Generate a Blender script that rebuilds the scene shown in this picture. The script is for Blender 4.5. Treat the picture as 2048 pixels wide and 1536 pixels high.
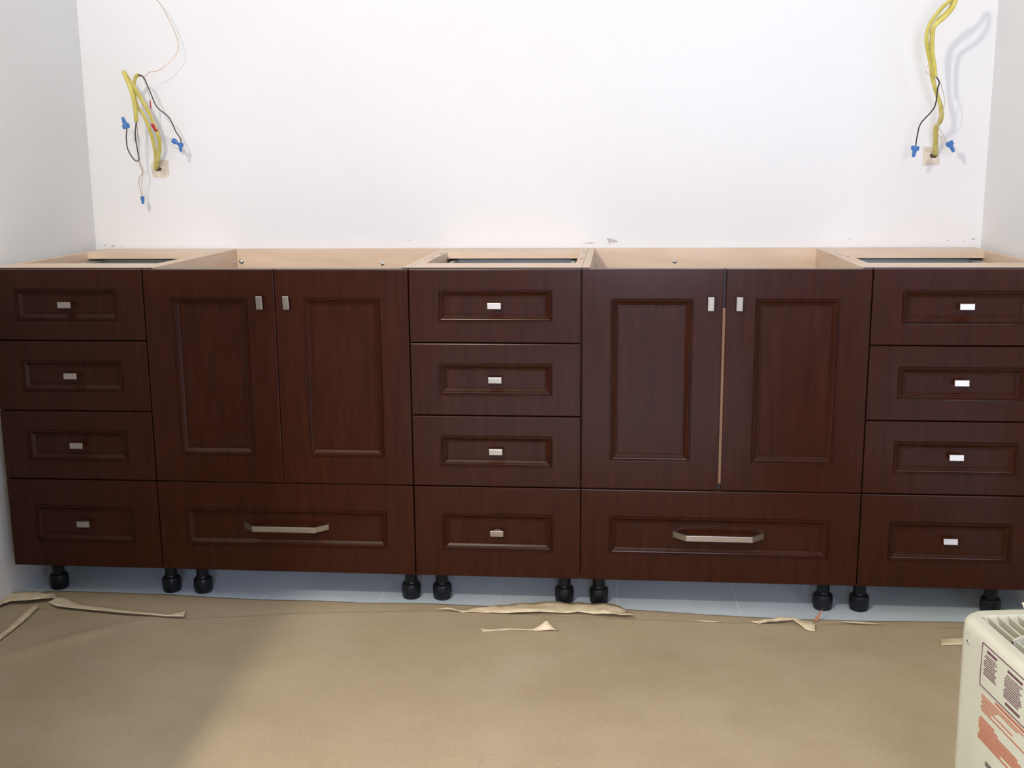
import bpy, bmesh, math, random
from mathutils import Vector, Matrix, noise

for o in list(bpy.data.objects):
    bpy.data.objects.remove(o)
S = bpy.context.scene
C = S.collection

# ---------------------------------------------------------------- camera
cam_d = bpy.data.cameras.new('camera')
cam_d.sensor_width = 36.0
cam_d.lens = 2218.97 / 2048 * 36.0
cam_d.clip_start = 0.02
cam_o = bpy.data.objects.new('camera', cam_d)
C.objects.link(cam_o)
yaw, pit, rol = -0.0938, -0.1946, -0.0088
fw = Vector((math.sin(yaw) * math.cos(pit), math.cos(yaw) * math.cos(pit), math.sin(pit)))
rt = Vector((math.cos(yaw), -math.sin(yaw), 0))
up = rt.cross(fw)
r2 = rt * math.cos(rol) + up * math.sin(rol)
u2 = -rt * math.sin(rol) + up * math.cos(rol)
M = Matrix((( r2.x, u2.x, -fw.x, 1.1386), (r2.y, u2.y, -fw.y, -2.5844), (r2.z, u2.z, -fw.z, 1.0985), (0, 0, 0, 1)))
cam_o.matrix_world = M
S.camera = cam_o

# ---------------------------------------------------------------- world, lights, exposure
w = bpy.data.worlds.new('world')
S.world = w
w.use_nodes = True
w.node_tree.nodes['Background'].inputs[0].default_value = (0.7, 0.78, 0.9, 1)
w.node_tree.nodes['Background'].inputs[1].default_value = 0.3

def light(name, kind, loc, power, col, target=None, **kw):
    d = bpy.data.lights.new(name, kind)
    d.energy = power
    d.color = col
    for k, v in kw.items():
        setattr(d, k, v)
    o = bpy.data.objects.new(name, d)
    o.location = loc
    if target is not None:
        o.rotation_euler = (Vector(target) - Vector(loc)).to_track_quat('-Z', 'Y').to_euler()
    C.objects.link(o)
    return o

light('ceiling_lamp_light', 'POINT', (0.40, -2.35, 1.92), 108, (1.0, 0.885, 0.73), shadow_soft_size=0.05)
light('window_daylight', 'AREA', (1.35, -4.2, 1.30), 56, (0.74, 0.76, 1.0), target=(1.35, 0.0, 0.95),
      shape='RECTANGLE', size=0.65, size_y=1.15)
light('window_daylight', 'AREA', (3.15, -4.2, 1.30), 22, (0.66, 0.76, 1.0), target=(1.7, 0.0, 0.9),
      shape='RECTANGLE', size=0.8, size_y=0.9)
S.view_settings.view_transform = 'Standard'
S.view_settings.look = 'None'
S.view_settings.gamma = 1
S.view_settings.use_curve_mapping = False
S.view_settings.exposure = 0.20

G = {
'paper_edge': [(-0.419, -0.047), (-0.409, 0.007), (-0.362, 0.087), (-0.218, 0.09), (-0.03, 0.069), (0.204, 0.051), (0.389, 0.054), (0.495, 0.048), (0.662, 0.057), (0.83, 0.049), (0.982, 0.054), (1.171, 0.054), (1.355, 0.036), (1.537, 0.024), (1.716, 0.022), (1.956, 0.033), (2.062, 0.035)],
'seam': [(-0.41, -0.153), (-0.327, -0.069), (-0.255, -0.054), (-0.07, -0.086), (0.088, -0.096), (0.363, -0.042), (0.701, -0.002), (0.911, -0.009), (1.194, -0.019), (1.399, -0.025), (1.59, -0.02), (1.744, -0.012), (1.941, -0.018), (2.01, -0.019)],
't_left_a': [(-0.452, -0.036), (-0.435, -0.018), (-0.424, 0.03), (-0.311, 0.028), (-0.293, 0.002), (-0.358, -0.036), (-0.394, -0.032), (-0.414, -0.056), (-0.427, -0.08)],
't_left_b': [(-0.296, 0.005), (-0.275, 0.01), (-0.204, -0.038), (-0.081, -0.061), (0.031, -0.081), (0.064, -0.066), (0.073, -0.05), (0.085, -0.093), (-0.071, -0.082), (-0.255, -0.054), (-0.296, -0.031)],
't_left_c': [(-0.325, -0.043), (-0.308, -0.055), (-0.301, -0.136), (-0.297, -0.216), (-0.298, -0.302), (-0.311, -0.279), (-0.317, -0.17), (-0.324, -0.094)],
't_left_d': [(-0.44, 0.019), (-0.443, 0.039), (-0.422, 0.024), (-0.408, -0.009), (-0.424, -0.014)],
't_mid': [(0.7, 0.004), (0.762, 0.006), (0.81, 0.012), (0.851, 0.031), (0.898, 0.051), (0.973, 0.061), (1.034, 0.065), (1.095, 0.065), (1.157, 0.047), (1.173, 0.02), (1.191, -0.016), (1.127, -0.011), (1.081, 0.004), (0.976, 0.002), (0.901, -0.006), (0.825, -0.012), (0.749, -0.008)],
't_small': [(0.824, -0.104), (0.854, -0.109), (0.895, -0.099), (0.938, -0.103), (0.961, -0.095), (0.979, -0.094), (0.999, -0.098), (1.015, -0.108), (0.977, -0.111), (0.896, -0.113), (0.833, -0.125)],
't_right_a': [(1.34, -0.025), (1.367, -0.015), (1.4, -0.026), (1.366, -0.029)],
't_right_b': [(1.472, -0.023), (1.504, -0.009), (1.541, 0.003), (1.58, 0.005), (1.6, -0.008), (1.618, -0.012), (1.622, -0.033), (1.617, -0.07), (1.596, -0.057), (1.579, -0.026), (1.574, -0.006), (1.533, -0.018), (1.492, -0.034)],
't_right_c': [(1.677, -0.004), (1.727, -0.001), (1.788, -0.012), (1.725, -0.011)],
't_patch': [(1.901, -0.084), (1.983, -0.069), (1.97, -0.111), (1.891, -0.124)],
'lpatch': [(-0.2382, 1.1084), (-0.2216, 1.1257), (-0.182, 1.1225), (-0.182, 1.0789), (-0.1949, 1.0702), (-0.2316, 1.0734)],
'rpatch': [(1.9864, 1.1397), (2.0283, 1.1379), (2.0327, 1.0889), (1.9869, 1.088)],
'scuff1': [(1.1119, 0.8898), (1.1163, 0.8898), (1.1307, 0.8869), (1.1466, 0.8797), (1.1394, 0.8768), (1.125, 0.8769), (1.1207, 0.8718), (1.1178, 0.8769)],
'scuff2': [(1.0413, 0.8756), (1.0644, 0.8777), (1.0818, 0.8762), (1.0644, 0.8741)],
'hook': [(2.1883, 0.8869), (2.1939, 0.8841), (2.1876, 0.8786)],
'cab_b': [(-0.2213, 0.66, 1.0983), (-0.2047, 0.63, 1.1173), (-0.1757, 0.585, 1.1605), (-0.1701, 0.56, 1.201), (-0.1834, 0.54, 1.2573), (-0.2012, 0.52, 1.3046), (-0.2174, 0.505, 1.3395), (-0.2282, 0.5, 1.3622), (-0.2204, 0.49, 1.3503), (-0.2088, 0.495, 1.3111), (-0.2081, 0.51, 1.2682), (-0.2121, 0.52, 1.2286)],
'black_b': [(-0.212, 0.52, 1.2306), (-0.2222, 0.53, 1.1886), (-0.2222, 0.54, 1.1439), (-0.2212, 0.54, 1.1234), (-0.2304, 0.535, 1.1214), (-0.2456, 0.53, 1.1481), (-0.2451, 0.52, 1.1805), (-0.2411, 0.52, 1.2088)],
'nut_b': [(-0.241, 0.52, 1.2104), (-0.2515, 0.52, 1.2411)],
'white_b': [(-0.2103, 0.52, 1.2306), (-0.2169, 0.54, 1.1684), (-0.2239, 0.55, 1.1214), (-0.2191, 0.56, 1.0987), (-0.2309, 0.57, 1.0571), (-0.233, 0.575, 1.0172)],
'white_b2': [(-0.212, 0.52, 1.2306), (-0.2205, 0.545, 1.1603), (-0.2241, 0.55, 1.1194), (-0.2222, 0.56, 1.0862), (-0.2341, 0.565, 1.0738), (-0.2387, 0.57, 1.0529), (-0.2339, 0.575, 1.0172)],
'nut_b2': [(-0.2338, 0.575, 1.0193), (-0.2337, 0.575, 0.9974)],
'cab_a': [(-0.225, 0.66, 1.0962), (-0.2104, 0.635, 1.1279), (-0.2028, 0.61, 1.1612), (-0.2002, 0.585, 1.202), (-0.21, 0.57, 1.2467), (-0.2232, 0.56, 1.2729), (-0.2249, 0.55, 1.3067), (-0.2192, 0.54, 1.3341), (-0.2048, 0.525, 1.3527), (-0.1952, 0.52, 1.3553)],
'black_a': [(-0.1995, 0.52, 1.3538), (-0.1909, 0.515, 1.3549), (-0.1766, 0.51, 1.3472), (-0.1623, 0.51, 1.3113), (-0.1485, 0.52, 1.2679), (-0.1205, 0.53, 1.2399), (-0.108, 0.545, 1.1999), (-0.0976, 0.55, 1.1796), (-0.0994, 0.55, 1.1653)],
'white_a': [(-0.1983, 0.52, 1.3538), (-0.1848, 0.515, 1.3516), (-0.176, 0.52, 1.3281), (-0.1738, 0.53, 1.3008), (-0.1722, 0.535, 1.281), (-0.1748, 0.54, 1.2571), (-0.1667, 0.545, 1.2209), (-0.1533, 0.55, 1.1965), (-0.137, 0.55, 1.1841), (-0.1193, 0.55, 1.1778)],
'nut_a': [(-0.0992, 0.55, 1.1694), (-0.1, 0.55, 1.1445)],
'nut_a2': [(-0.1227, 0.55, 1.1778), (-0.0934, 0.55, 1.1591)],
'copper_a': [(-0.1984, 0.52, 1.3522), (-0.1827, 0.53, 1.3519), (-0.1712, 0.54, 1.3644), (-0.1517, 0.545, 1.3673), (-0.1271, 0.55, 1.3832), (-0.0992, 0.56, 1.4135), (-0.0931, 0.565, 1.4376), (-0.0995, 0.57, 1.466), (-0.114, 0.57, 1.5018), (-0.1248, 0.56, 1.5322), (-0.1359, 0.55, 1.5546), (-0.1433, 0.54, 1.5689)],
'red1': [(-0.1731, 0.533, 1.2869), (-0.1738, 0.538, 1.2651)],
'red2': [(-0.1774, 0.5505, 1.2244), (-0.1699, 0.56, 1.2043)],
'r1': [(2.0182, 0.66, 1.1165), (2.0123, 0.635, 1.1304), (2.0019, 0.6, 1.1543), (1.9923, 0.57, 1.1881), (1.9982, 0.55, 1.2009), (1.9992, 0.54, 1.2208), (1.9928, 0.53, 1.2406), (1.9777, 0.515, 1.2666), (1.9622, 0.5, 1.299), (1.9532, 0.49, 1.3377), (1.9438, 0.48, 1.376), (1.942, 0.47, 1.4136), (1.9407, 0.465, 1.4291), (1.9526, 0.455, 1.4532), (1.9711, 0.44, 1.4731), (1.9786, 0.42, 1.4984), (1.9796, 0.4, 1.5295)],
'r2': [(2.022, 0.66, 1.1165), (2.0137, 0.63, 1.1303), (2.0015, 0.59, 1.161), (1.9937, 0.56, 1.1877), (1.9925, 0.525, 1.2135), (1.9856, 0.515, 1.2466), (1.9688, 0.5, 1.2791), (1.9535, 0.485, 1.3111), (1.9435, 0.475, 1.3496), (1.9323, 0.465, 1.3812), (1.9248, 0.455, 1.4123), (1.9296, 0.445, 1.4429), (1.9505, 0.43, 1.4769), (1.9689, 0.41, 1.4972), (1.9802, 0.4, 1.5203), (1.9768, 0.38, 1.5296), (1.9723, 0.37, 1.5069), (1.9649, 0.38, 1.4747), (1.9504, 0.39, 1.4531), (1.9322, 0.4, 1.436), (1.928, 0.41, 1.42), (1.9355, 0.43, 1.3713), (1.9444, 0.44, 1.3401), (1.9514, 0.45, 1.3118)],
'rblack': [(1.9512, 0.45, 1.3151), (1.9617, 0.45, 1.2988), (1.9617, 0.46, 1.2799), (1.9618, 0.47, 1.2446), (1.9542, 0.48, 1.2254), (1.9322, 0.49, 1.1962), (1.9283, 0.5, 1.1665), (1.9268, 0.505, 1.1404)],
'rnut1': [(1.9268, 0.505, 1.1397), (1.9225, 0.505, 1.1107)],
'rwhite': [(1.9522, 0.45, 1.3151), (1.9688, 0.46, 1.2961), (1.9869, 0.48, 1.2546), (1.9871, 0.49, 1.2287), (1.981, 0.5, 1.2127), (1.9801, 0.51, 1.1964), (1.9911, 0.52, 1.1815), (2.0051, 0.53, 1.163), (2.0199, 0.54, 1.1444)],
'rnut2': [(2.0209, 0.54, 1.1502), (2.0361, 0.54, 1.1235)],
'rcopper': [(1.9415, 0.45, 1.3507), (1.933, 0.45, 1.3428), (1.9273, 0.45, 1.33), (1.9312, 0.45, 1.3199), (1.9438, 0.45, 1.3152), (1.951, 0.45, 1.3135)],
'rcopper2': [(1.9966, 0.575, 1.1745), (1.9997, 0.56, 1.1679), (2.0075, 0.56, 1.162), (2.0092, 0.56, 1.1517), (2.0063, 0.56, 1.1391)],
}

# ---------------------------------------------------------------- helpers
def link_props(o, label=None, cat=None, group=None, kind=None):
    if label: o['label'] = label
    if cat: o['category'] = cat
    if group: o['group'] = group
    if kind: o['kind'] = kind
    return o

def obj(name, bm, mats, parent=None, smooth=False, loc=(0, 0, 0)):
    bmesh.ops.recalc_face_normals(bm, faces=bm.faces)
    me = bpy.data.meshes.new(name)
    bm.to_mesh(me)
    bm.free()
    if not isinstance(mats, (list, tuple)): mats = [mats]
    for m in mats: me.materials.append(m)
    if smooth:
        for p in me.polygons: p.use_smooth = True
    o = bpy.data.objects.new(name, me)
    o.location = loc
    if parent is not None: o.parent = parent
    C.objects.link(o)
    return o

def smooth_by_angle(o, ang=35):
    me = o.data
    for p in me.polygons: p.use_smooth = True
    bm = bmesh.new(); bm.from_mesh(me)
    for e in bm.edges:
        if len(e.link_faces) == 2 and e.calc_face_angle(0) > math.radians(ang): e.smooth = False
    bm.to_mesh(me); bm.free()

def bevel(o, w_, seg=2):
    m = o.modifiers.new('bevel', 'BEVEL'); m.width = w_; m.segments = seg; m.limit_method = 'ANGLE'
    m.harden_normals = False
    return o

def box(bm, x0, y0, z0, x1, y1, z1, mi=0, front=None):
    v = [bm.verts.new((x, y, z)) for x in (x0, x1) for y in (y0, y1) for z in (z0, z1)]
    for n, f in enumerate([(0, 1, 3, 2), (4, 6, 7, 5), (0, 4, 5, 1), (2, 3, 7, 6), (0, 2, 6, 4), (1, 5, 7, 3)]):
        fc = bm.faces.new([v[i] for i in f])
        fc.material_index = front if (front is not None and n == 2) else mi

def B(*a, **k):
    bm = bmesh.new(); box(bm, *a, **k); return bm

def empty(name, loc, rz=0, **k):
    o = bpy.data.objects.new(name, None)
    o.location = loc; o.rotation_euler = (0, 0, rz); o.empty_display_size = 0.05
    C.objects.link(o)
    return link_props(o, **k)

def lathe(bm, prof, cx=0, cy=0, seg=24, capb=True, capt=True):
    rings = []
    for r, z in prof:
        rings.append([bm.verts.new((cx + r * math.cos(2 * math.pi * i / seg), cy + r * math.sin(2 * math.pi * i / seg), z)) for i in range(seg)])
    for a, b in zip(rings, rings[1:]):
        for i in range(seg):
            bm.faces.new((a[i], a[(i + 1) % seg], b[(i + 1) % seg], b[i]))
    if capb: bm.faces.new(rings[0][::-1])
    if capt: bm.faces.new(rings[-1])

def spline(pts, n=8):
    P = [Vector(p) for p in pts]
    P = [P[0] * 2 - P[1]] + P + [P[-1] * 2 - P[-2]]
    out = []
    for i in range(1, len(P) - 2):
        for k in range(n):
            t = k / n
            a, b, c, d = P[i - 1], P[i], P[i + 1], P[i + 2]
            out.append(0.5 * ((2 * b) + (c - a) * t + (2 * a - 5 * b + 4 * c - d) * t * t + (-a + 3 * b - 3 * c + d) * t ** 3))
    out.append(P[-2])
    return out

def tube(pts, rad, n=8, seg=10, flat=1.0):
    bm = bmesh.new()
    Q = spline(pts, n)
    nor = None; rings = []
    for i, q in enumerate(Q):
        t = (Q[min(i + 1, len(Q) - 1)] - Q[max(i - 1, 0)]).normalized()
        if nor is None:
            nor = t.cross(Vector((0, 1, 0.05))).normalized()
        nor = (nor - t * nor.dot(t)).normalized()
        bi = t.cross(nor)
        r = rad(i / (len(Q) - 1)) if callable(rad) else rad
        rings.append([bm.verts.new(q + nor * r * math.cos(2 * math.pi * k / seg) + bi * r * flat * math.sin(2 * math.pi * k / seg)) for k in range(seg)])
    for a, b in zip(rings, rings[1:]):
        for k in range(seg):
            bm.faces.new((a[k], a[(k + 1) % seg], b[(k + 1) % seg], b[k]))
    bm.faces.new(rings[0][::-1]); bm.faces.new(rings[-1])
    return bm

# ---------------------------------------------------------------- materials
def mat(name, col, rough=0.5, metal=0.0, spec=0.5, coat=0.0):
    m = bpy.data.materials.new(name); m.use_nodes = True
    b = m.node_tree.nodes['Principled BSDF']
    b.inputs['Base Color'].default_value = (*col, 1)
    b.inputs['Roughness'].default_value = rough
    b.inputs['Metallic'].default_value = metal
    b.inputs['Specular IOR Level'].default_value = spec
    b.inputs['Coat Weight'].default_value = coat
    b.inputs['Coat Roughness'].default_value = 0.25
    return m

def noisy(m, c1, c2, scale=(1, 1, 1), nscale=5.0, detail=6.0, lo=0.35, hi=0.65, bump=0.0, bscale=None, dist=0.001, rough=0.5):
    nt = m.node_tree; b = nt.nodes['Principled BSDF']
    tc = nt.nodes.new('ShaderNodeTexCoord'); mp = nt.nodes.new('ShaderNodeMapping')
    mp.inputs['Scale'].default_value = scale
    nt.links.new(tc.outputs['Object'], mp.inputs['Vector'])
    n = nt.nodes.new('ShaderNodeTexNoise'); n.inputs['Scale'].default_value = nscale; n.inputs['Detail'].default_value = detail
    n.inputs['Roughness'].default_value = rough
    nt.links.new(mp.outputs['Vector'], n.inputs['Vector'])
    r = nt.nodes.new('ShaderNodeValToRGB')
    r.color_ramp.elements[0].position = lo; r.color_ramp.elements[0].color = (*c1, 1)
    r.color_ramp.elements[1].position = hi; r.color_ramp.elements[1].color = (*c2, 1)
    nt.links.new(n.outputs['Fac'], r.inputs['Fac'])
    nt.links.new(r.outputs['Color'], b.inputs['Base Color'])
    if bump:
        n2 = nt.nodes.new('ShaderNodeTexNoise'); n2.inputs['Scale'].default_value = bscale or nscale; n2.inputs['Detail'].default_value = 5
        nt.links.new(mp.outputs['Vector'], n2.inputs['Vector'])
        bp = nt.nodes.new('ShaderNodeBump'); bp.inputs['Strength'].default_value = bump; bp.inputs['Distance'].default_value = dist
        nt.links.new(n2.outputs['Fac'], bp.inputs['Height'])
        nt.links.new(bp.outputs['Normal'], b.inputs['Normal'])
    return m, r, n

m_wall, _, _ = noisy(mat('painted_plaster', (0.8, 0.78, 0.76), 0.75, spec=0.3), (0.785, 0.80, 0.812), (0.80, 0.815, 0.827), nscale=2.5, bump=0.25, bscale=220, dist=0.0006)
m_ceil = mat('ceiling_paint', (0.55, 0.54, 0.52), 0.9)
m_far = mat('far_wall_paint', (0.28, 0.26, 0.24), 0.9)
m_dark, _, _ = noisy(mat('stained_wood', (0.05, 0.014, 0.01), 0.23, spec=0.20), (0.0255, 0.0062, 0.0025), (0.040, 0.0104, 0.0040), scale=(9, 9, 0.9), nscale=7, detail=9, lo=0.3, hi=0.72, bump=0.08, bscale=14, dist=0.0006, rough=0.6)
m_maple, _, _ = noisy(mat('maple_veneer', (0.62, 0.42, 0.24), 0.45), (0.66, 0.50, 0.36), (0.76, 0.60, 0.45), scale=(1, 1, 5), nscale=6, detail=7, lo=0.3, hi=0.7)
m_strip = mat('raw_wood_strip', (0.50, 0.29, 0.15), 0.6)
m_edge = mat('dark_edge_band', (0.030, 0.010, 0.008), 0.45)
m_nickel, _, _ = noisy(mat('satin_nickel', (0.62, 0.57, 0.52), 0.33, metal=1), (0.46, 0.41, 0.35), (0.54, 0.49, 0.43), scale=(1, 1, 12), nscale=60)
m_leg = mat('black_plastic', (0.006, 0.007, 0.010), 0.35, spec=0.35)
m_slide = mat('galvanised_steel', (0.42, 0.46, 0.45), 0.45, metal=0.35)
m_screw = mat('screw_steel', (0.75, 0.77, 0.82), 0.25, metal=1)
m_sheath, _, _ = noisy(mat('yellow_sheath', (0.75, 0.62, 0.10), 0.45), (0.55, 0.48, 0.09), (0.68, 0.62, 0.18), nscale=40)
m_blackw = mat('black_insulation', (0.02, 0.018, 0.02), 0.4)
m_whitew = mat('white_insulation', (0.62, 0.56, 0.50), 0.45)
m_copper = mat('bare_copper', (0.60, 0.40, 0.24), 0.35, metal=0.9)
m_nut = mat('blue_wire_nut', (0.045, 0.17, 0.48), 0.45)
m_red = mat('red_tape', (0.50, 0.03, 0.05), 0.5)
m_patch, _, _ = noisy(mat('bare_plasterboard', (0.62, 0.55, 0.45), 0.9), (0.56, 0.48, 0.39), (0.72, 0.65, 0.55), nscale=60)
m_hole = mat('dark_hole', (0.07, 0.055, 0.04), 0.9)
m_scuff = mat('grey_scuff', (0.50, 0.50, 0.47), 0.9)
m_tape, _, _ = noisy(mat('masking_tape', (0.72, 0.60, 0.38), 0.7), (0.66, 0.53, 0.32), (0.82, 0.72, 0.52), nscale=35, bump=0.3, bscale=120)
m_cream, _, _ = noisy(mat('cream_plastic', (0.62, 0.60, 0.47), 0.5), (0.46, 0.46, 0.36), (0.50, 0.50, 0.40), nscale=9, bump=0.15, bscale=500, dist=0.0004)
m_ink = mat('maroon_ink', (0.10, 0.03, 0.05), 0.6)
m_inkred = mat('red_ink', (0.38, 0.11, 0.05), 0.6)
m_splint = mat('raw_splinter', (0.45, 0.20, 0.09), 0.7)

# brown kraft paper: fibres, pale dust patches and dark specks
m_kraft, kr, kn = noisy(mat('kraft_paper', (0.4, 0.27, 0.17), 0.72, spec=0.35), (0.415, 0.335, 0.215), (0.49, 0.405, 0.27), nscale=3.0, detail=10, lo=0.3, hi=0.7, bump=0.5, bscale=7, dist=0.006, rough=0.62)
nt = m_kraft.node_tree; b = nt.nodes['Principled BSDF']
def mix_in(nt, base_out, col, fac_out):
    mx = nt.nodes.new('ShaderNodeMix'); mx.data_type = 'RGBA'
    nt.links.new(base_out, mx.inputs[6]); mx.inputs[7].default_value = (*col, 1)
    nt.links.new(fac_out, mx.inputs[0]); return mx.outputs[2]
def thresh(nt, scale, lo, hi, amt, kind='NOISE', loc=(0, 0, 0)):
    tc = nt.nodes.new('ShaderNodeTexCoord'); mp = nt.nodes.new('ShaderNodeMapping'); mp.inputs['Location'].default_value = loc
    nt.links.new(tc.outputs['Object'], mp.inputs[0])
    if kind == 'NOISE':
        n = nt.nodes.new('ShaderNodeTexNoise'); n.inputs['Scale'].default_value = scale; n.inputs['Detail'].default_value = 8
        src = n.outputs['Fac']
    else:
        n = nt.nodes.new('ShaderNodeTexVoronoi'); n.inputs['Scale'].default_value = scale
        src = n.outputs['Distance']
    nt.links.new(mp.outputs[0], n.inputs['Vector'])
    mr = nt.nodes.new('ShaderNodeMapRange'); mr.inputs[1].default_value = lo; mr.inputs[2].default_value = hi; mr.inputs[3].default_value = 0; mr.inputs[4].default_value = amt
    nt.links.new(src, mr.inputs[0])
    return mr.outputs[0]
o1 = mix_in(nt, kr.outputs['Color'], (0.54, 0.46, 0.36), thresh(nt, 4.5, 0.50, 0.75, 0.35, loc=(3, 1, 0)))
o2 = mix_in(nt, o1, (0.70, 0.62, 0.52), thresh(nt, 70, 0.09, 0.05, 0.5, 'VOR'))
o3 = mix_in(nt, o2, (0.06, 0.045, 0.03), thresh(nt, 23, 0.035, 0.02, 0.8, 'VOR', loc=(5, 2, 0)))
o4 = mix_in(nt, o3, (0.27, 0.19, 0.115), thresh(nt, 120, 0.44, 0.66, 0.13, loc=(1, 7, 0)))
nt.links.new(o4, b.inputs['Base Color'])

# bluish grey slab tiles
m_tile, tr, tn = noisy(mat('grey_floor_tile', (0.2, 0.25, 0.29), 0.55), (0.58, 0.70, 0.79), (0.68, 0.80, 0.89), nscale=4, detail=8)
nt = m_tile.node_tree; b = nt.nodes['Principled BSDF']
tc = nt.nodes.new('ShaderNodeTexCoord'); mp = nt.nodes.new('ShaderNodeMapping'); mp.inputs['Location'].default_value = (0.07, 0.1, 0)
bk = nt.nodes.new('ShaderNodeTexBrick'); bk.offset = 0.0
bk.inputs['Scale'].default_value = 1.0; bk.inputs['Brick Width'].default_value = 0.305; bk.inputs['Row Height'].default_value = 0.61
bk.inputs['Mortar Size'].default_value = 0.002; bk.inputs['Mortar Smooth'].default_value = 0.3
nt.links.new(tc.outputs['Object'], mp.inputs[0]); nt.links.new(mp.outputs[0], bk.inputs['Vector'])
nt.links.new(mix_in(nt, tr.outputs['Color'], (0.80, 0.86, 0.90), bk.outputs['Fac']), b.inputs['Base Color'])

# ---------------------------------------------------------------- the room
XL, XR, YB = -0.425, 2.160, 0.657
def struct(name, bm, m, parent=None):
    o = obj(name, bm, m, parent); 
    if parent is None: o['kind'] = 'structure'
    return o
struct('floor', B(XL - 0.15, -4.5, -0.1, 4.0, YB + 0.15, 0), m_tile)
wb = struct('wall_back', B(XL - 0.15, YB, 0, XR + 0.15, YB + 0.12, 2.5), m_wall)
struct('wall_left', B(XL - 0.12, -4.4, 0, XL, YB, 2.5), m_wall)
struct('wall_right', B(XR, -0.35, 0, XR + 0.12, YB, 2.5), m_wall)
struct('wall_front', B(XL, -4.5, 0, 3.9, -4.4, 2.5), m_far)
bm = bmesh.new(); box(bm, 3.8, -4.4, 0, 3.9, -0.45, 2.5); box(bm, XR + 0.12, -0.45, 0, 3.9, -0.35, 2.5)
struct('wall_far_right', bm, m_far)
struct('ceiling', B(XL - 0.12, -4.5, 2.5, 4.0, YB + 0.12, 2.6), m_ceil)
struct('wall_partition', B(XL, -2.9, 0, 0.372, -1.40, 1.49), m_wall)

def wallpoly(name, pts, m, y0, y1, parent=None):
    bm = bmesh.new()
    a = [bm.verts.new((x, y0, z)) for x, z in pts]; b_ = [bm.verts.new((x, y1, z)) for x, z in pts]
    bm.faces.new(a); bm.faces.new(b_[::-1])
    for i in range(len(pts)):
        j = (i + 1) % len(pts); bm.faces.new((a[i], b_[i], b_[j], a[j]))
    return obj(name, bm, m, parent)
wallpoly('bare_patch', G['lpatch'], m_patch, YB - 0.001, YB + 0.002, wb)
wallpoly('bare_patch', G['rpatch'], m_patch, YB - 0.001, YB + 0.002, wb)
for cx, cz in ((-0.214, 1.096), (2.0155, 1.114)):
    pts = [(cx + 0.010 * math.cos(t) * (1 + 0.15 * math.sin(3 * t)), cz + 0.007 * math.sin(t) * (1 + 0.2 * math.cos(2 * t))) for t in [i * math.pi / 8 for i in range(16)]]
    wallpoly('cable_hole', pts, m_hole, YB - 0.0015, YB + 0.004, wb)
for s in ('scuff1', 'scuff2'):
    wallpoly('scuff_mark', G[s], m_scuff, YB - 0.0008, YB + 0.002, wb)
random.seed(4)
for x, z, w_ in ((-0.395, 0.873, 0.006), (-0.372, 0.870, 0.009), (-0.345, 0.868, 0.003), (0.055, 0.873, 0.002), (0.075, 0.868, 0.002), (0.535, 0.885, 0.004), (0.868, 0.880, 0.003), (0.885, 0.870, 0.002), (0.838, 0.868, 0.002), (1.285, 0.888, 0.003), (1.80, 0.885, 0.003), (1.79, 0.875, 0.002), (2.07, 0.880, 0.005), (2.112, 0.878, 0.004), (2.138, 0.884, 0.007), (0.03, 0.882, 0.003)):
    n = 7; pts = []
    for i in range(n):
        t = 2 * math.pi * i / n
        pts.append((x + w_ * math.cos(t) * random.uniform(0.4, 1), z + w_ * 0.5 * math.sin(t) * random.uniform(0.4, 1.2)))
    wallpoly('scuff_mark', pts, m_scuff, YB - 0.0006, YB + 0.002, wb)

# ---------------------------------------------------------------- vanity cabinets
HB, HT = 0.100, 0.862           # underside and top of the carcasses
YF, YC, YW = 0.0, 0.023, 0.650  # door face, carcass front, carcass back
T = 0.018

def panel_bm(x0, z0, x1, z1, bx, bz):
    """five piece front with bead moulding and recessed flat panel"""
    prof = [(0, 0.020, 0), (0, 0.0016, 0), (0.0007, 0.0004, 0), (0.0020, 0, 0),
            (0, 0, 1), (0.0005, 0.0014, 1), (0.0018, 0.0016, 1), (0.0023, 0.0000, 1), (0.0036, -0.0022, 1), (0.0052, -0.0022, 1), (0.0066, 0.0002, 1),
            (0.0072, 0.0022, 1), (0.0086, 0.0026, 1), (0.0120, 0.0056, 1), (0.0165, 0.0084, 1), (0.0172, 0.0098, 1), (0.0200, 0.0098, 1), (0.0206, 0.0088, 1)]
    bm = bmesh.new(); rings = []
    for d, y, k in prof:
        ix, iz = d + bx * k, d + bz * k
        rings.append([bm.verts.new(p) for p in ((x0 + ix, y, z0 + iz), (x1 - ix, y, z0 + iz), (x1 - ix, y, z1 - iz), (x0 + ix, y, z1 - iz))])
    for a, b_ in zip(rings, rings[1:]):
        for i in range(4):
            bm.faces.new((a[i], a[(i + 1) % 4], b_[(i + 1) % 4], b_[i]))
    bm.faces.new(rings[-1]); bm.faces.new(rings[0][::-1])
    return bm

def knob(parent, x, z, vertical=False, ysurf=0.0, tilt=0.0):
    hx, hz = (0.0075, 0.0165) if vertical else (0.0165, 0.0075)
    bm = bmesh.new()
    box(bm, -hx, -0.0190, -hz, hx, -0.0125, hz)
    px, pz = (0.0026, 0.0060) if vertical else (0.0062, 0.0036)
    box(bm, -px, -0.0126, -pz, px, -0.0015, pz)
    box(bm, -px * 1.3, -0.0018, -pz * 1.1, px * 1.3, 0.0005, pz * 1.1)
    o = obj('knob', bm, m_nickel, parent, loc=(x, ysurf, z))
    o.rotation_euler = (tilt, 0, 0)
    bevel(o, 0.0012, 2)
    return o

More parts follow.
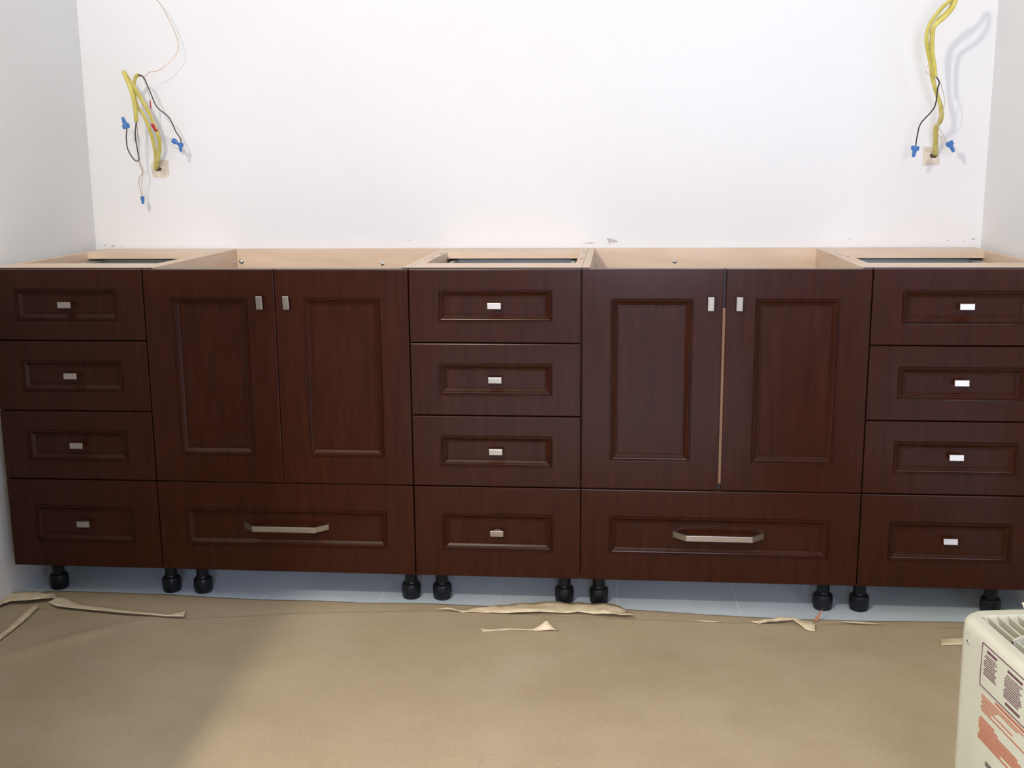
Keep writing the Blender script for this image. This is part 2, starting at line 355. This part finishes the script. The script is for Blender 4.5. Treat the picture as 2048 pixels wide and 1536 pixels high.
def pull(parent, x, z, ysurf):
    path = [(-0.1085, 0.0003), (-0.1085, -0.0045), (-0.0785, -0.0335), (0.0785, -0.0335), (0.1085, -0.0045), (0.1085, 0.0003)]
    inner = [(-0.1015, 0.0003), (-0.1015, -0.0020), (-0.0760, -0.0270), (0.0760, -0.0270), (0.1015, -0.0020), (0.1015, 0.0003)]
    bm = bmesh.new(); h = 0.0070
    o_ = [[bm.verts.new((a, b_, s * h)) for a, b_ in path] for s in (-1, 1)]
    i_ = [[bm.verts.new((a, b_, s * h)) for a, b_ in inner] for s in (-1, 1)]
    for k in range(5):
        bm.faces.new((o_[0][k], o_[0][k + 1], o_[1][k + 1], o_[1][k]))
        bm.faces.new((i_[0][k], i_[1][k], i_[1][k + 1], i_[0][k + 1]))
        bm.faces.new((o_[1][k], o_[1][k + 1], i_[1][k + 1], i_[1][k]))
        bm.faces.new((o_[0][k + 1], o_[0][k], i_[0][k], i_[0][k + 1]))
    for e in (0, 5):
        bm.faces.new((o_[0][e], o_[1][e], i_[1][e], i_[0][e]))
    o = obj('pull_handle', bm, m_nickel, parent, loc=(x, ysurf, z))
    bevel(o, 0.0008, 2)
    return o

def leg(parent, x, y):
    bm = bmesh.new()
    lathe(bm, [(0.0215, HB), (0.0215, HB - 0.006), (0.0185, HB - 0.008), (0.0160, HB - 0.012), (0.0158, 0.046), (0.0172, 0.044), (0.0172, 0.036)][::-1], x, y, 28)
    l = obj('leg', bm, m_leg, parent); smooth_by_angle(l)
    bm = bmesh.new()
    seg = 32
    prof = [(0.0200, 0.0), (0.0228, 0.003), (0.0238, 0.010), (0.0245, 0.014), (0.0245, 0.033), (0.0225, 0.039), (0.0165, 0.043)]
    lathe(bm, prof, x, y, seg)
    for v in bm.verts:
        if 0.008 < v.co.z < 0.036:
            a = round(math.atan2(v.co.y - y, v.co.x - x) / (2 * math.pi / seg))
            if a % 4 == 0:
                v.co.x = x + (v.co.x - x) * 0.93; v.co.y = y + (v.co.y - y) * 0.93
    f = obj('adjusting_foot', bm, m_leg, l); smooth_by_angle(f, 30)

def carcass(root, x0, x1, rails):
    mm = [m_maple, m_edge]
    obj('side_panel', B(x0, YC, HB, x0 + T, YW, HT, front=1), mm, root)
    obj('side_panel', B(x1 - T, YC, HB, x1, YW, HT, front=1), mm, root)
    obj('bottom_panel', B(x0 + T, YC, HB, x1 - T, YW, HB + T, front=1), mm, root)
    if rails:
        obj('back_panel', B(x0 + T, YW - 0.010, HB + T, x1 - T, YW, HT - T - 0.001), mm, root)
        obj('top_rail', B(x0 + T, YC, HT - T, x1 - T, 0.146, HT, front=1), mm, root)
        obj('top_rail', B(x0 + T, 0.500, HT - T, x1 - T, YW, HT), mm, root)
    else:
        obj('back_panel', B(x0 + T, YW - 0.014, HB + T, x1 - T, YW, HT), mm, root)
        obj('front_rail', B(x0 + T, YC, HT - 0.095, x1 - T, YC + T, HT - 0.003), [m_edge], root)

def dog_holes(root, pts):
    for x, y in pts:
        bm = bmesh.new(); lathe(bm, [(0.004, HT - 0.0005), (0.004, HT + 0.0004)], x, y, 10)
        obj('screw_hole', bm, m_hole, root)

Zs = [HT - 0.002, 0.685, 0.508, 0.331, 0.1]
GAP = 0.0014
def drawer_stack(root, x0, x1, wgap=0.0012, tilts=(0, 0, 0, 0)):
    for i in range(4):
        z1, z0 = Zs[i] - (GAP if i else 0), Zs[i + 1] + (GAP if i < 3 else 0)
        bz = 0.0660 if i == 3 else 0.0470
        d = obj('drawer', panel_bm(x0 + wgap, z0, x1 - wgap, z1, 0.0665, bz), m_dark, root)
        zc = (z0 + z1) / 2
        knob(d, (x0 + x1) / 2, zc + 0.001, ysurf=0.0086, tilt=tilts[i])
        # the box behind the front: steel sides, maple bottom and back
        h = 0.136 if i == 0 else (0.10 if i < 3 else 0.14)
        bm = bmesh.new()
        bx0, bx1, by1, bz0 = x0 + T + 0.013, x1 - T - 0.013, 0.56, z0 + 0.015
        box(bm, bx0, 0.026, bz0, bx0 + 0.012, by1, bz0 + h); box(bm, bx1 - 0.012, 0.026, bz0, bx1, by1, bz0 + h)
        box(bm, bx0 + 0.012, by1 - 0.012, bz0 + 0.012, bx1 - 0.012, by1, bz0 + h); box(bm, bx0 + 0.012, 0.026, bz0, bx1 - 0.012, by1, bz0 + 0.012)
        obj('drawer_box', bm, m_slide, d)

def door(root, x0, x1, z0, z1, hx):
    d = obj('door', panel_bm(x0, z0, x1, z1, 0.0672, 0.0672), m_dark, root)
    knob(d, hx, 0.7835, True, ysurf=0.0, tilt=0.11)
    return d

def screw(parent, x, y, z, r=0.0062, axis='y'):
    bm = bmesh.new()
    lathe(bm, [(r * 1.0, 0), (r, 0.0012), (r * 0.55, 0.0035), (r * 0.2, 0.0042)], 0, 0, 16)
    box(bm, -r * 0.5, -0.0006, 0.003, r * 0.5, 0.0006, 0.0046)
    o = obj('screw', bm, m_screw, parent, loc=(x, y, z))
    o.rotation_euler = (math.pi / 2, 0.5, 0) if axis == 'y' else (0, math.pi / 2, 0)
    return o

X = [-0.396, 0.0, 0.651, 1.060, 1.722, 2.140]
# five cabinets, left to right
A = empty('drawer_cabinet', (0, 0, 0), label='dark four-drawer vanity base in the shade against the left wall', cat='cabinet', group='three narrow four-drawer vanity bases')
Bc = empty('sink_cabinet', (0, 0, 0), label='dark two-door vanity base, left one, doors tightly closed over a wide drawer', cat='cabinet', group='two wide two-door vanity bases')
Cc = empty('drawer_cabinet', (0, 0, 0), label='dark four-drawer vanity base in the middle, between the two pairs of doors', cat='cabinet', group='three narrow four-drawer vanity bases')
Dc = empty('sink_cabinet', (0, 0, 0), label='dark two-door vanity base, right one, with a pale gap showing between its doors', cat='cabinet', group='two wide two-door vanity bases')
Ec = empty('drawer_cabinet', (0, 0, 0), label='dark four-drawer vanity base at the right wall, behind the cream appliance', cat='cabinet', group='three narrow four-drawer vanity bases')
for root, i, rails in ((A, 0, True), (Bc, 1, False), (Cc, 2, True), (Dc, 3, False), (Ec, 4, True)):
    carcass(root, X[i] + 0.0004, X[i + 1] - 0.0004, rails)
drawer_stack(A, X[0], X[1], tilts=(0.02, 0.0, -0.02, 0.01))
drawer_stack(Cc, X[2], X[3], tilts=(-0.02, 0.05, 0.0, 0.06))
drawer_stack(Ec, X[4], X[5], tilts=(-0.09, -0.14, -0.17, -0.20))
for root, i, g0, g1 in ((Bc, 1, 0.0007, 0.0007), (Dc, 3, 0.0042, 0.0026)):
    x0, x1 = X[i], X[i + 1]; xm = (x0 + x1) / 2
    door(root, x0 + 0.0012, xm - g0, Zs[3] + GAP, Zs[0], xm - 0.033)
    door(root, xm + g1, x1 - 0.0012, Zs[3] + GAP, Zs[0], xm + 0.032)
    d = obj('drawer', panel_bm(x0 + 0.0012, HB, x1 - 0.0012, Zs[3] - GAP, 0.0672, 0.0655), m_dark, root)
    pull(d, xm, 0.2185, 0.0086)
    bm = bmesh.new(); bx0, bx1 = x0 + T + 0.013, x1 - T - 0.013
    box(bm, bx0, 0.026, 0.125, bx0 + 0.012, 0.56, 0.26); box(bm, bx1 - 0.012, 0.026, 0.125, bx1, 0.56, 0.26)
    box(bm, bx0 + 0.012, 0.548, 0.137, bx1 - 0.012, 0.56, 0.26); box(bm, bx0 + 0.012, 0.026, 0.125, bx1 - 0.012, 0.56, 0.137)
    obj('drawer_box', bm, m_slide, d)
for root, xs in ((A, (-0.335, -0.024)), (Bc, (0.062, 0.619)), (Cc, (0.700, 1.016)), (Dc, (1.104, 1.664)), (Ec, (1.753, 2.070))):
    for x in xs:
        for y in (0.102, 0.575):
            leg(root, x, y)
obj('gap_strip', B(1.3868 - 0.0004, 0.0160, 0.345, 1.3934 + 0.0004, YC, 0.765), m_strip, Dc)
screw(Bc, 0.030, YW - 0.014, 0.825, 0.0075)
screw(Bc, 0.456, YW - 0.014, 0.818, 0.006)
screw(Dc, 1.308, YW - 0.014, 0.824, 0.006)
screw(Bc, X[1] + T, 0.60, 0.823, 0.004, 'x')
dog_holes(Cc, [(0.661, 0.30), (0.661, 0.45), (1.052, 0.28), (1.052, 0.46)])
dog_holes(Ec, [(1.731, 0.33), (1.731, 0.50)])

# ---------------------------------------------------------------- protective paper on the floor
def interp(pts, x):
    if x <= pts[0][0]: return pts[0][1]
    for (a, b_), (c, d) in zip(pts, pts[1:]):
        if x <= c: return b_ + (d - b_) * (x - a) / max(c - a, 1e-6)
    return pts[-1][1]

def paper(name, edge, x0, x1, yfront, zbase, amp, label, nx=150, ny=60, seed=0.0):
    bm = bmesh.new(); g = []
    for j in range(ny + 1):
        t = (j / ny) ** 1.5
        row = []
        for i in range(nx + 1):
            x = x0 + (x1 - x0) * i / nx
            ye = interp(edge, x) + 0.002 * noise.noise(Vector((x * 14, seed, 3)))
            y = ye + (yfront - ye) * t
            n = noise.noise(Vector((x * 3.2 + seed, y * 4.5, 0))) + 0.5 * noise.noise(Vector((x * 9, y * 11 + seed, 1)))
            fl = min(1, max(0, (math.hypot(max(0, 1.56 - x), max(0, y + 1.02)) ) / 0.08))
            z = zbase + amp * (n * 0.5 + 0.5) * fl
            if zbase > 0.003:
                d = ((x + 0.2455) * 0.727 - (y + 0.3512) * 0.686); t_ = (x + 0.2455) * 0.686 + (y + 0.3512) * 0.727
                z += 0.009 * math.exp(-(d / 0.022) ** 2) * math.exp(-((t_ - 0.12) / 0.17) ** 2)
            if j == 0: z = zbase + 0.0006 + amp * 0.5 * max(0, noise.noise(Vector((x * 6, seed, 9))))
            row.append(bm.verts.new((x, y, max(z, zbase))))
        g.append(row)
    for j in range(ny):
        for i in range(nx):
            bm.faces.new((g[j][i], g[j][i + 1], g[j + 1][i + 1], g[j + 1][i]))
    o = obj(name, bm, m_kraft, smooth=True)
    s = o.modifiers.new('thick', 'SOLIDIFY'); s.thickness = 0.0006; s.offset = 1
    return link_props(o, label, 'paper', 'brown protective paper sheets')

edge = sorted(G['paper_edge'][1:]) 
edge = [(-0.424, -0.04)] + [(-0.41, 0.0)] + edge[1:] + [(2.165, 0.03)]
edge = [(x, min(y, 0.071)) for x, y in edge]
seam = [(-0.424, -0.10), (-0.33, -0.069), (-0.255, -0.0544), (-0.07, -0.0855), (0.088, -0.096)] + G['seam'][5:] + [(2.165, -0.02)]
paper('kraft_paper', edge, -0.423, 2.155, -0.30, 0.0012, 0.0022, 'narrow strip of brown kraft paper along the bare floor below the cabinets', ny=14, seed=2.0)
paper('kraft_paper', seam, -0.423, 2.155, -1.38, 0.0048, 0.0045, 'large brown kraft paper sheet covering the whole foreground floor', ny=80, nx=170, seed=7.0)

def tape(pts, label, z0=0.0100, wave=0.002, peak=None, hinge=False, thick=0.0006, name='tape_strip', group='torn masking tape on the paper', m=None):
    bm = bmesh.new()
    f = bm.faces.new([bm.verts.new((x, y, 0)) for x, y in pts])
    bmesh.ops.triangulate(bm, faces=[f])
    bmesh.ops.subdivide_edges(bm, edges=list(bm.edges), cuts=3, use_grid_fill=True)
    bmesh.ops.triangulate(bm, faces=list(bm.faces))
    for v in bm.verts:
        v.co.z = z0 + wave * (0.5 + noise.noise(Vector((v.co.x * 28, v.co.y * 40, 1)))) 
        if peak:
            px, h, wd = peak
            v.co.z += (min(1, max(0, (v.co.y + 0.1115) / 0.013)) if hinge else 1) * h * math.exp(-((v.co.x - px) / wd) ** 2) * (0.6 + 0.4 * noise.noise(Vector((v.co.x * 90, v.co.y * 90, 4))))
    o = obj(name, bm, m or m_tape, smooth=True)
    s = o.modifiers.new('thick', 'SOLIDIFY'); s.thickness = thick; s.offset = 1
    return link_props(o, label, 'tape', group)
tape(G['t_left_a'], 'pale tape piece lifting off the floor beside the left wall', peak=(-0.36, 0.010, 0.05))
tape(G['t_left_b'], 'long tapering cream tape strip lying on the paper below the left drawers', wave=0.004)
tape(G['t_left_c'], 'thin twisted tape strip running diagonally toward the left edge of the photo', wave=0.003)
tape(G['t_left_d'], 'tiny torn tape scrap sticking up at the left wall', peak=(-0.43, 0.012, 0.02), z0=0.004)
tape(G['t_mid'], 'long curling cream tape strip at the paper edge below the middle drawers', wave=0.006, peak=(1.15, 0.006, 0.06), z0=0.009)
tape(G['t_small'], 'short tape strip with a crumpled peak, on the paper in front of the middle drawers', wave=0.002, peak=(0.980, 0.030, 0.016), hinge=True)
tape(G['t_right_a'], 'small pale sliver of tape on the paper seam below the right pair of doors', wave=0.002)
tape(G['t_right_b'], 'folded curved tape piece on the paper below the right end of the wide right drawer', wave=0.006)
tape(G['t_right_c'], 'hair-thin pale tape sliver on the seam below the right-hand drawers', wave=0.001, z0=0.010)
tape(G['t_patch'], 'flat rectangular tape patch on the paper beside the cream appliance', wave=0.001, z0=0.0098)
# a splinter of raw wood standing against the paper edge
bm = bmesh.new()
for a, b_, c in (((1.6260, 0.004, 0.006), (1.6370, 0.006, 0.006), (1.6475, 0.012, 0.034)),):
    v = [bm.verts.new(p) for p in (a, b_, c)] + [bm.verts.new((p[0], p[1] + 0.003, p[2])) for p in (a, b_, c)]
    bm.faces.new(v[:3]); bm.faces.new(v[3:][::-1])
    for i in range(3): bm.faces.new((v[i], v[(i + 1) % 3], v[3 + (i + 1) % 3], v[3 + i]))
link_props(obj('wood_splinter', bm, m_splint), 'thin orange-brown splinter standing up before the leg of the right sink base', 'splinter')

# ---------------------------------------------------------------- loose electrical cables
def nut(parent, a, b_, scale=1.0):
    a, b_ = Vector(a), Vector(b_); L = (b_ - a).length
    bm = bmesh.new(); R = 0.0072 * scale
    lathe(bm, [(R * 1.0, 0), (R * 1.08, L * 0.08), (R * 1.0, L * 0.30), (R * 0.80, L * 0.55), (R * 0.62, L * 0.9), (R * 0.5, L)], 0, 0, 12)
    # two wings
    box(bm, -R * 1.45, -R * 0.18, L * 0.02, -R * 0.8, R * 0.18, L * 0.38); box(bm, R * 0.8, -R * 0.18, L * 0.02, R * 1.45, R * 0.18, L * 0.38)
    o = obj('wire_nut', bm, m_nut, parent, loc=a)
    o.rotation_euler = (b_ - a).to_track_quat('Z', 'X').to_euler()
    smooth_by_angle(o, 40)
def cable(label):
    return empty('electrical_cable', (0, 0, 0), label=label, cat='cable', group='loose electrical cables hanging from the wall')
RS = 0.0062
k = cable('yellow electrical cable at left whose black wire arcs to the right of it')
obj('yellow_sheath', tube(G['cab_a'], RS * 0.86, flat=0.8), m_sheath, k, smooth=True)
obj('black_wire', tube(G['black_a'], 0.0016), m_blackw, k, smooth=True)
wh = obj('white_wire', tube(G['white_a'], 0.0013), m_whitew, k, smooth=True)
obj('red_tape_band', tube(G['red1'], 0.0019), m_red, wh, smooth=True)
obj('copper_wire', tube(G['copper_a'], 0.0009), m_copper, k, smooth=True)
nut(k, *G['nut_a'], 0.8); nut(k, *G['nut_a2'], 0.7)
k = cable('folded yellow electrical cable at left with a red band and low-hanging wires')
sh = obj('yellow_sheath', tube(G['cab_b'], RS, flat=0.8), m_sheath, k, smooth=True)
obj('red_tape_band', tube(G['red2'], 0.0072), m_red, sh, smooth=True)
obj('black_wire', tube(G['black_b'], 0.0016), m_blackw, k, smooth=True)
obj('white_wire', tube(G['white_b'], 0.0012), m_whitew, k, smooth=True)
obj('copper_wire', tube(G['white_b2'], 0.0009), m_copper, k, smooth=True)
nut(k, *G['nut_b']); nut(k, *G['nut_b2'], 0.75)
k = cable('yellow electrical cable at right rising straight from the wall hole, with a short copper tail')
obj('yellow_sheath', tube(G['r1'], RS * 0.9, flat=0.8), m_sheath, k, smooth=True)
obj('copper_wire', tube(G['rcopper2'], 0.0009), m_copper, k, smooth=True)
k = cable('yellow electrical cable at right ending in black and white wires with blue nuts')
obj('yellow_sheath', tube(G['r2'], RS * 0.9, flat=0.8), m_sheath, k, smooth=True)
obj('black_wire', tube(G['rblack'], 0.0017), m_blackw, k, smooth=True)
obj('white_wire', tube(G['rwhite'], 0.0012), m_whitew, k, smooth=True)
obj('copper_wire', tube(G['rcopper'], 0.0008), m_copper, k, smooth=True)
nut(k, *G['rnut1'], 1.0); nut(k, *G['rnut2'], 0.95)

# ---------------------------------------------------------------- cream appliance (dehumidifier) in the right foreground
yawd = math.radians(8)
dh = empty('dehumidifier', (1.602, -1.115, -0.002), yawd, label='cream plastic dehumidifier with top vent slats and printed side label, in the right foreground', cat='dehumidifier')
# local frame: +x to the right, -y toward the viewer, top at 0.5
W, D, HD = 0.36, 0.30, 0.5045
def rrect(x0, y0, x1, y1, r, z, n=8):
    out = []
    for cx, cy, a0 in ((x1 - r, y1 - r, 0), (x0 + r, y1 - r, 90), (x0 + r, y0 + r, 180), (x1 - r, y0 + r, 270)):
        for i in range(n + 1):
            a = math.radians(a0 + 90 * i / n)
            out.append((cx + r * math.cos(a), cy + r * math.sin(a), z))
    return out
bm = bmesh.new(); rings = []
def ring(inset, z, r):
    rings.append([bm.verts.new(p) for p in rrect(inset, -D + inset, W - inset, -inset, r, z)])
ring(0.012, 0.010, 0.026); ring(0.004, 0.018, 0.034); ring(0.003, 0.06, 0.036)
ring(0.0, HD - 0.020, 0.038)
for a in (20, 40, 60, 80, 90):
    a = math.radians(a)
    ring(0.012 * (1 - math.cos(a)), HD - 0.012 + 0.012 * math.sin(a), 0.038 - 0.010 * (1 - math.cos(a)))
rings.append([bm.verts.new(p) for p in rrect(0.0215, -D + 0.03, W - 0.024, -0.026, 0.010, HD)])
rings.append([bm.verts.new(p) for p in rrect(0.0235, -D + 0.032, W - 0.026, -0.028, 0.009, HD - 0.003)])
rings.append([bm.verts.new(p) for p in rrect(0.0245, -D + 0.033, W - 0.027, -0.029, 0.009, HD - 0.024)])
for a, b_ in zip(rings, rings[1:]):
    for i in range(len(a)):
        bm.faces.new((a[i], a[(i + 1) % len(a)], b_[(i + 1) % len(a)], b_[i]))
bm.faces.new(rings[0][::-1]); bm.faces.new(rings[-1])
for fx, fy in ((0.05, -0.05), (W - 0.05, -0.05), (0.05, -D + 0.05), (W - 0.05, -D + 0.05)):
    lathe(bm, [(0.012, 0.0075), (0.012, 0.012)], fx, fy, 12)
body = obj('body', bm, m_cream, dh); smooth_by_angle(body, 38)
# top vent grille: leaning slats and a bowed cross bar
bm = bmesh.new(); x = 0.0275
while x < W - 0.04:
    v = [bm.verts.new(p) for p in ((x + 0.004, -0.0285, HD - 0.001), (x + 0.0065, -0.0285, HD - 0.001), (x + 0.0115, -0.0285, HD - 0.017), (x + 0.009, -0.0285, HD - 0.017),
                                   (x + 0.004, -D + 0.0325, HD - 0.001), (x + 0.0065, -D + 0.0325, HD - 0.001), (x + 0.0115, -D + 0.0325, HD - 0.017), (x + 0.009, -D + 0.0325, HD - 0.017))]
    for f in ((0, 1, 2, 3), (7, 6, 5, 4), (0, 4, 5, 1), (1, 5, 6, 2), (2, 6, 7, 3), (3, 7, 4, 0)): bm.faces.new([v[i] for i in f])
    x += 0.0138
obj('vent_slats', bm, m_cream, dh)
bm = bmesh.new(); prev = None
for i in range(41):
    u = i / 40; xx = 0.0265 + (W - 0.053) * u
    yy = -0.108 + 0.045 * math.sin(math.pi * u) ** 0.8
    cur = [bm.verts.new(p) for p in ((xx, yy - 0.002, HD + 0.0005), (xx, yy + 0.002, HD + 0.0005), (xx, yy + 0.004, HD - 0.018), (xx, yy - 0.004, HD - 0.018))]
    if prev:
        for q in range(4): bm.faces.new((prev[q], prev[(q + 1) % 4], cur[(q + 1) % 4], cur[q]))
    prev = cur
obj('vent_crossbar', bm, m_cream, dh)
# printed label on the left side: frame line and rows of tiny print
random.seed(11)
XS = -0.0004
LU = 0.011
def mark(bm, s0, s1, z, h):
    box(bm, XS, -s1, HD + z - h / 2 + LU, 0.0030, -s0, HD + z + h / 2 + LU)
def row(bm, s0, s1, z, h=0.0011, dash=(0.003, 0.010), gap=0.0012):
    s = s0
    while s < s1:
        e = min(s + random.uniform(*dash), s1); mark(bm, s, e, z, h); s = e + gap
bm = bmesh.new()
L0, L1, Z0, Z1 = 0.084, 0.285, -0.0225, -0.080
mark(bm, L0, L1, Z0, 0.0009); mark(bm, L0, L1, Z1, 0.0009); mark(bm, L0, L0 + 0.0012, (Z0 + Z1) / 2, Z0 - Z1); mark(bm, L1, L1 + 0.0012, (Z0 + Z1) / 2, Z0 - Z1)
obj('label_frame', bm, m_ink, dh)
bm = bmesh.new()
for c0, c1, n, zt in ((0.092, 0.126, 10, -0.035), (0.146, 0.190, 11, -0.036), (0.208, 0.262, 10, -0.036)):
    row(bm, c0 + 0.006, c1 - 0.002, zt + 0.006, 0.0032, (0.008, 0.014), 0.0012)
    for q in range(n):
        row(bm, c0 + random.choice((0, 0, 0.002, 0.004)), c1 - random.uniform(0, 0.007), zt - q * 0.0029)
row(bm, 0.152, 0.188, -0.0725, 0.003, (0.009, 0.014), 0.001)
obj('dark_print', bm, m_ink, dh)
bm = bmesh.new()
row(bm, 0.128, 0.26, -0.0850, 0.0028, (0.012, 0.02), 0.001)
for q in range(7):
    row(bm, 0.092 + random.choice((0, 0.003)), (0.20, 0.185, 0.135, 0.13, 0.175, 0.12, 0.24)[q], -0.0905 - q * 0.0033)
for q in range(9):
    row(bm, 0.090 + random.choice((0, 0.003)), (0.13, 0.14, 0.19, 0.20, 0.20, 0.19, 0.20, 0.15, 0.20)[q], -0.121 - q * 0.0036, 0.0014)
obj('red_print', bm, m_inkred, dh)
bm = bmesh.new()
for q in range(8):
    for c in range(5):
        mark(bm, 0.115 + c * 0.03, 0.140 + c * 0.03, -0.175 - q * 0.012, 0.005)
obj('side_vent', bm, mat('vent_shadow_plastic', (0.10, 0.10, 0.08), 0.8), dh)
# recessed screw on the rounded corner
sc = empty('corner_screw', (0.0, 0, 0)); sc.parent = dh
bpy.data.objects.remove(sc)
bm = bmesh.new()
lathe(bm, [(0.0085, -0.0012), (0.0085, 0.0010), (0.0070, 0.0014), (0.0060, 0.0002)], 0, 0, 20)
o = obj('screw_recess', bm, mat('recess_plastic', (0.34, 0.36, 0.30), 0.6), dh, loc=(0.0010, -0.045, HD - 0.024))
o.rotation_euler = Vector((-1, 0.0, 0)).to_track_quat('Z', 'Y').to_euler(); 
bm = bmesh.new(); lathe(bm, [(0.0026, 0), (0.0024, 0.0018), (0.001, 0.0024)], 0, 0, 14)
s2 = obj('screw', bm, m_screw, dh, loc=(0.0006, -0.0455, HD - 0.0275)); s2.rotation_euler = o.rotation_euler

# pale torn tape scrap sticking up at the far edge of the appliance top
bm = bmesh.new()
v = [bm.verts.new(p) for p in ((0, 0, 0), (0.030, -0.004, 0), (0.036, 0.002, 0.006), (-0.004, 0.001, 0.010), (0.002, 0.003, 0.0), (0.030, 0.003, 0.0))]
for f in ((0, 1, 2, 3), (4, 3, 2, 5), (0, 3, 4), (1, 5, 2), (0, 4, 5, 1)): bm.faces.new([v[i] for i in f])
o = obj('tape_scrap', bm, m_tape, loc=(1.694, -1.113, 0.5027)); o.rotation_euler = (0, 0, yawd)
link_props(o, 'pale pointed tape scrap lying on the far top edge of the cream dehumidifier', 'tape')
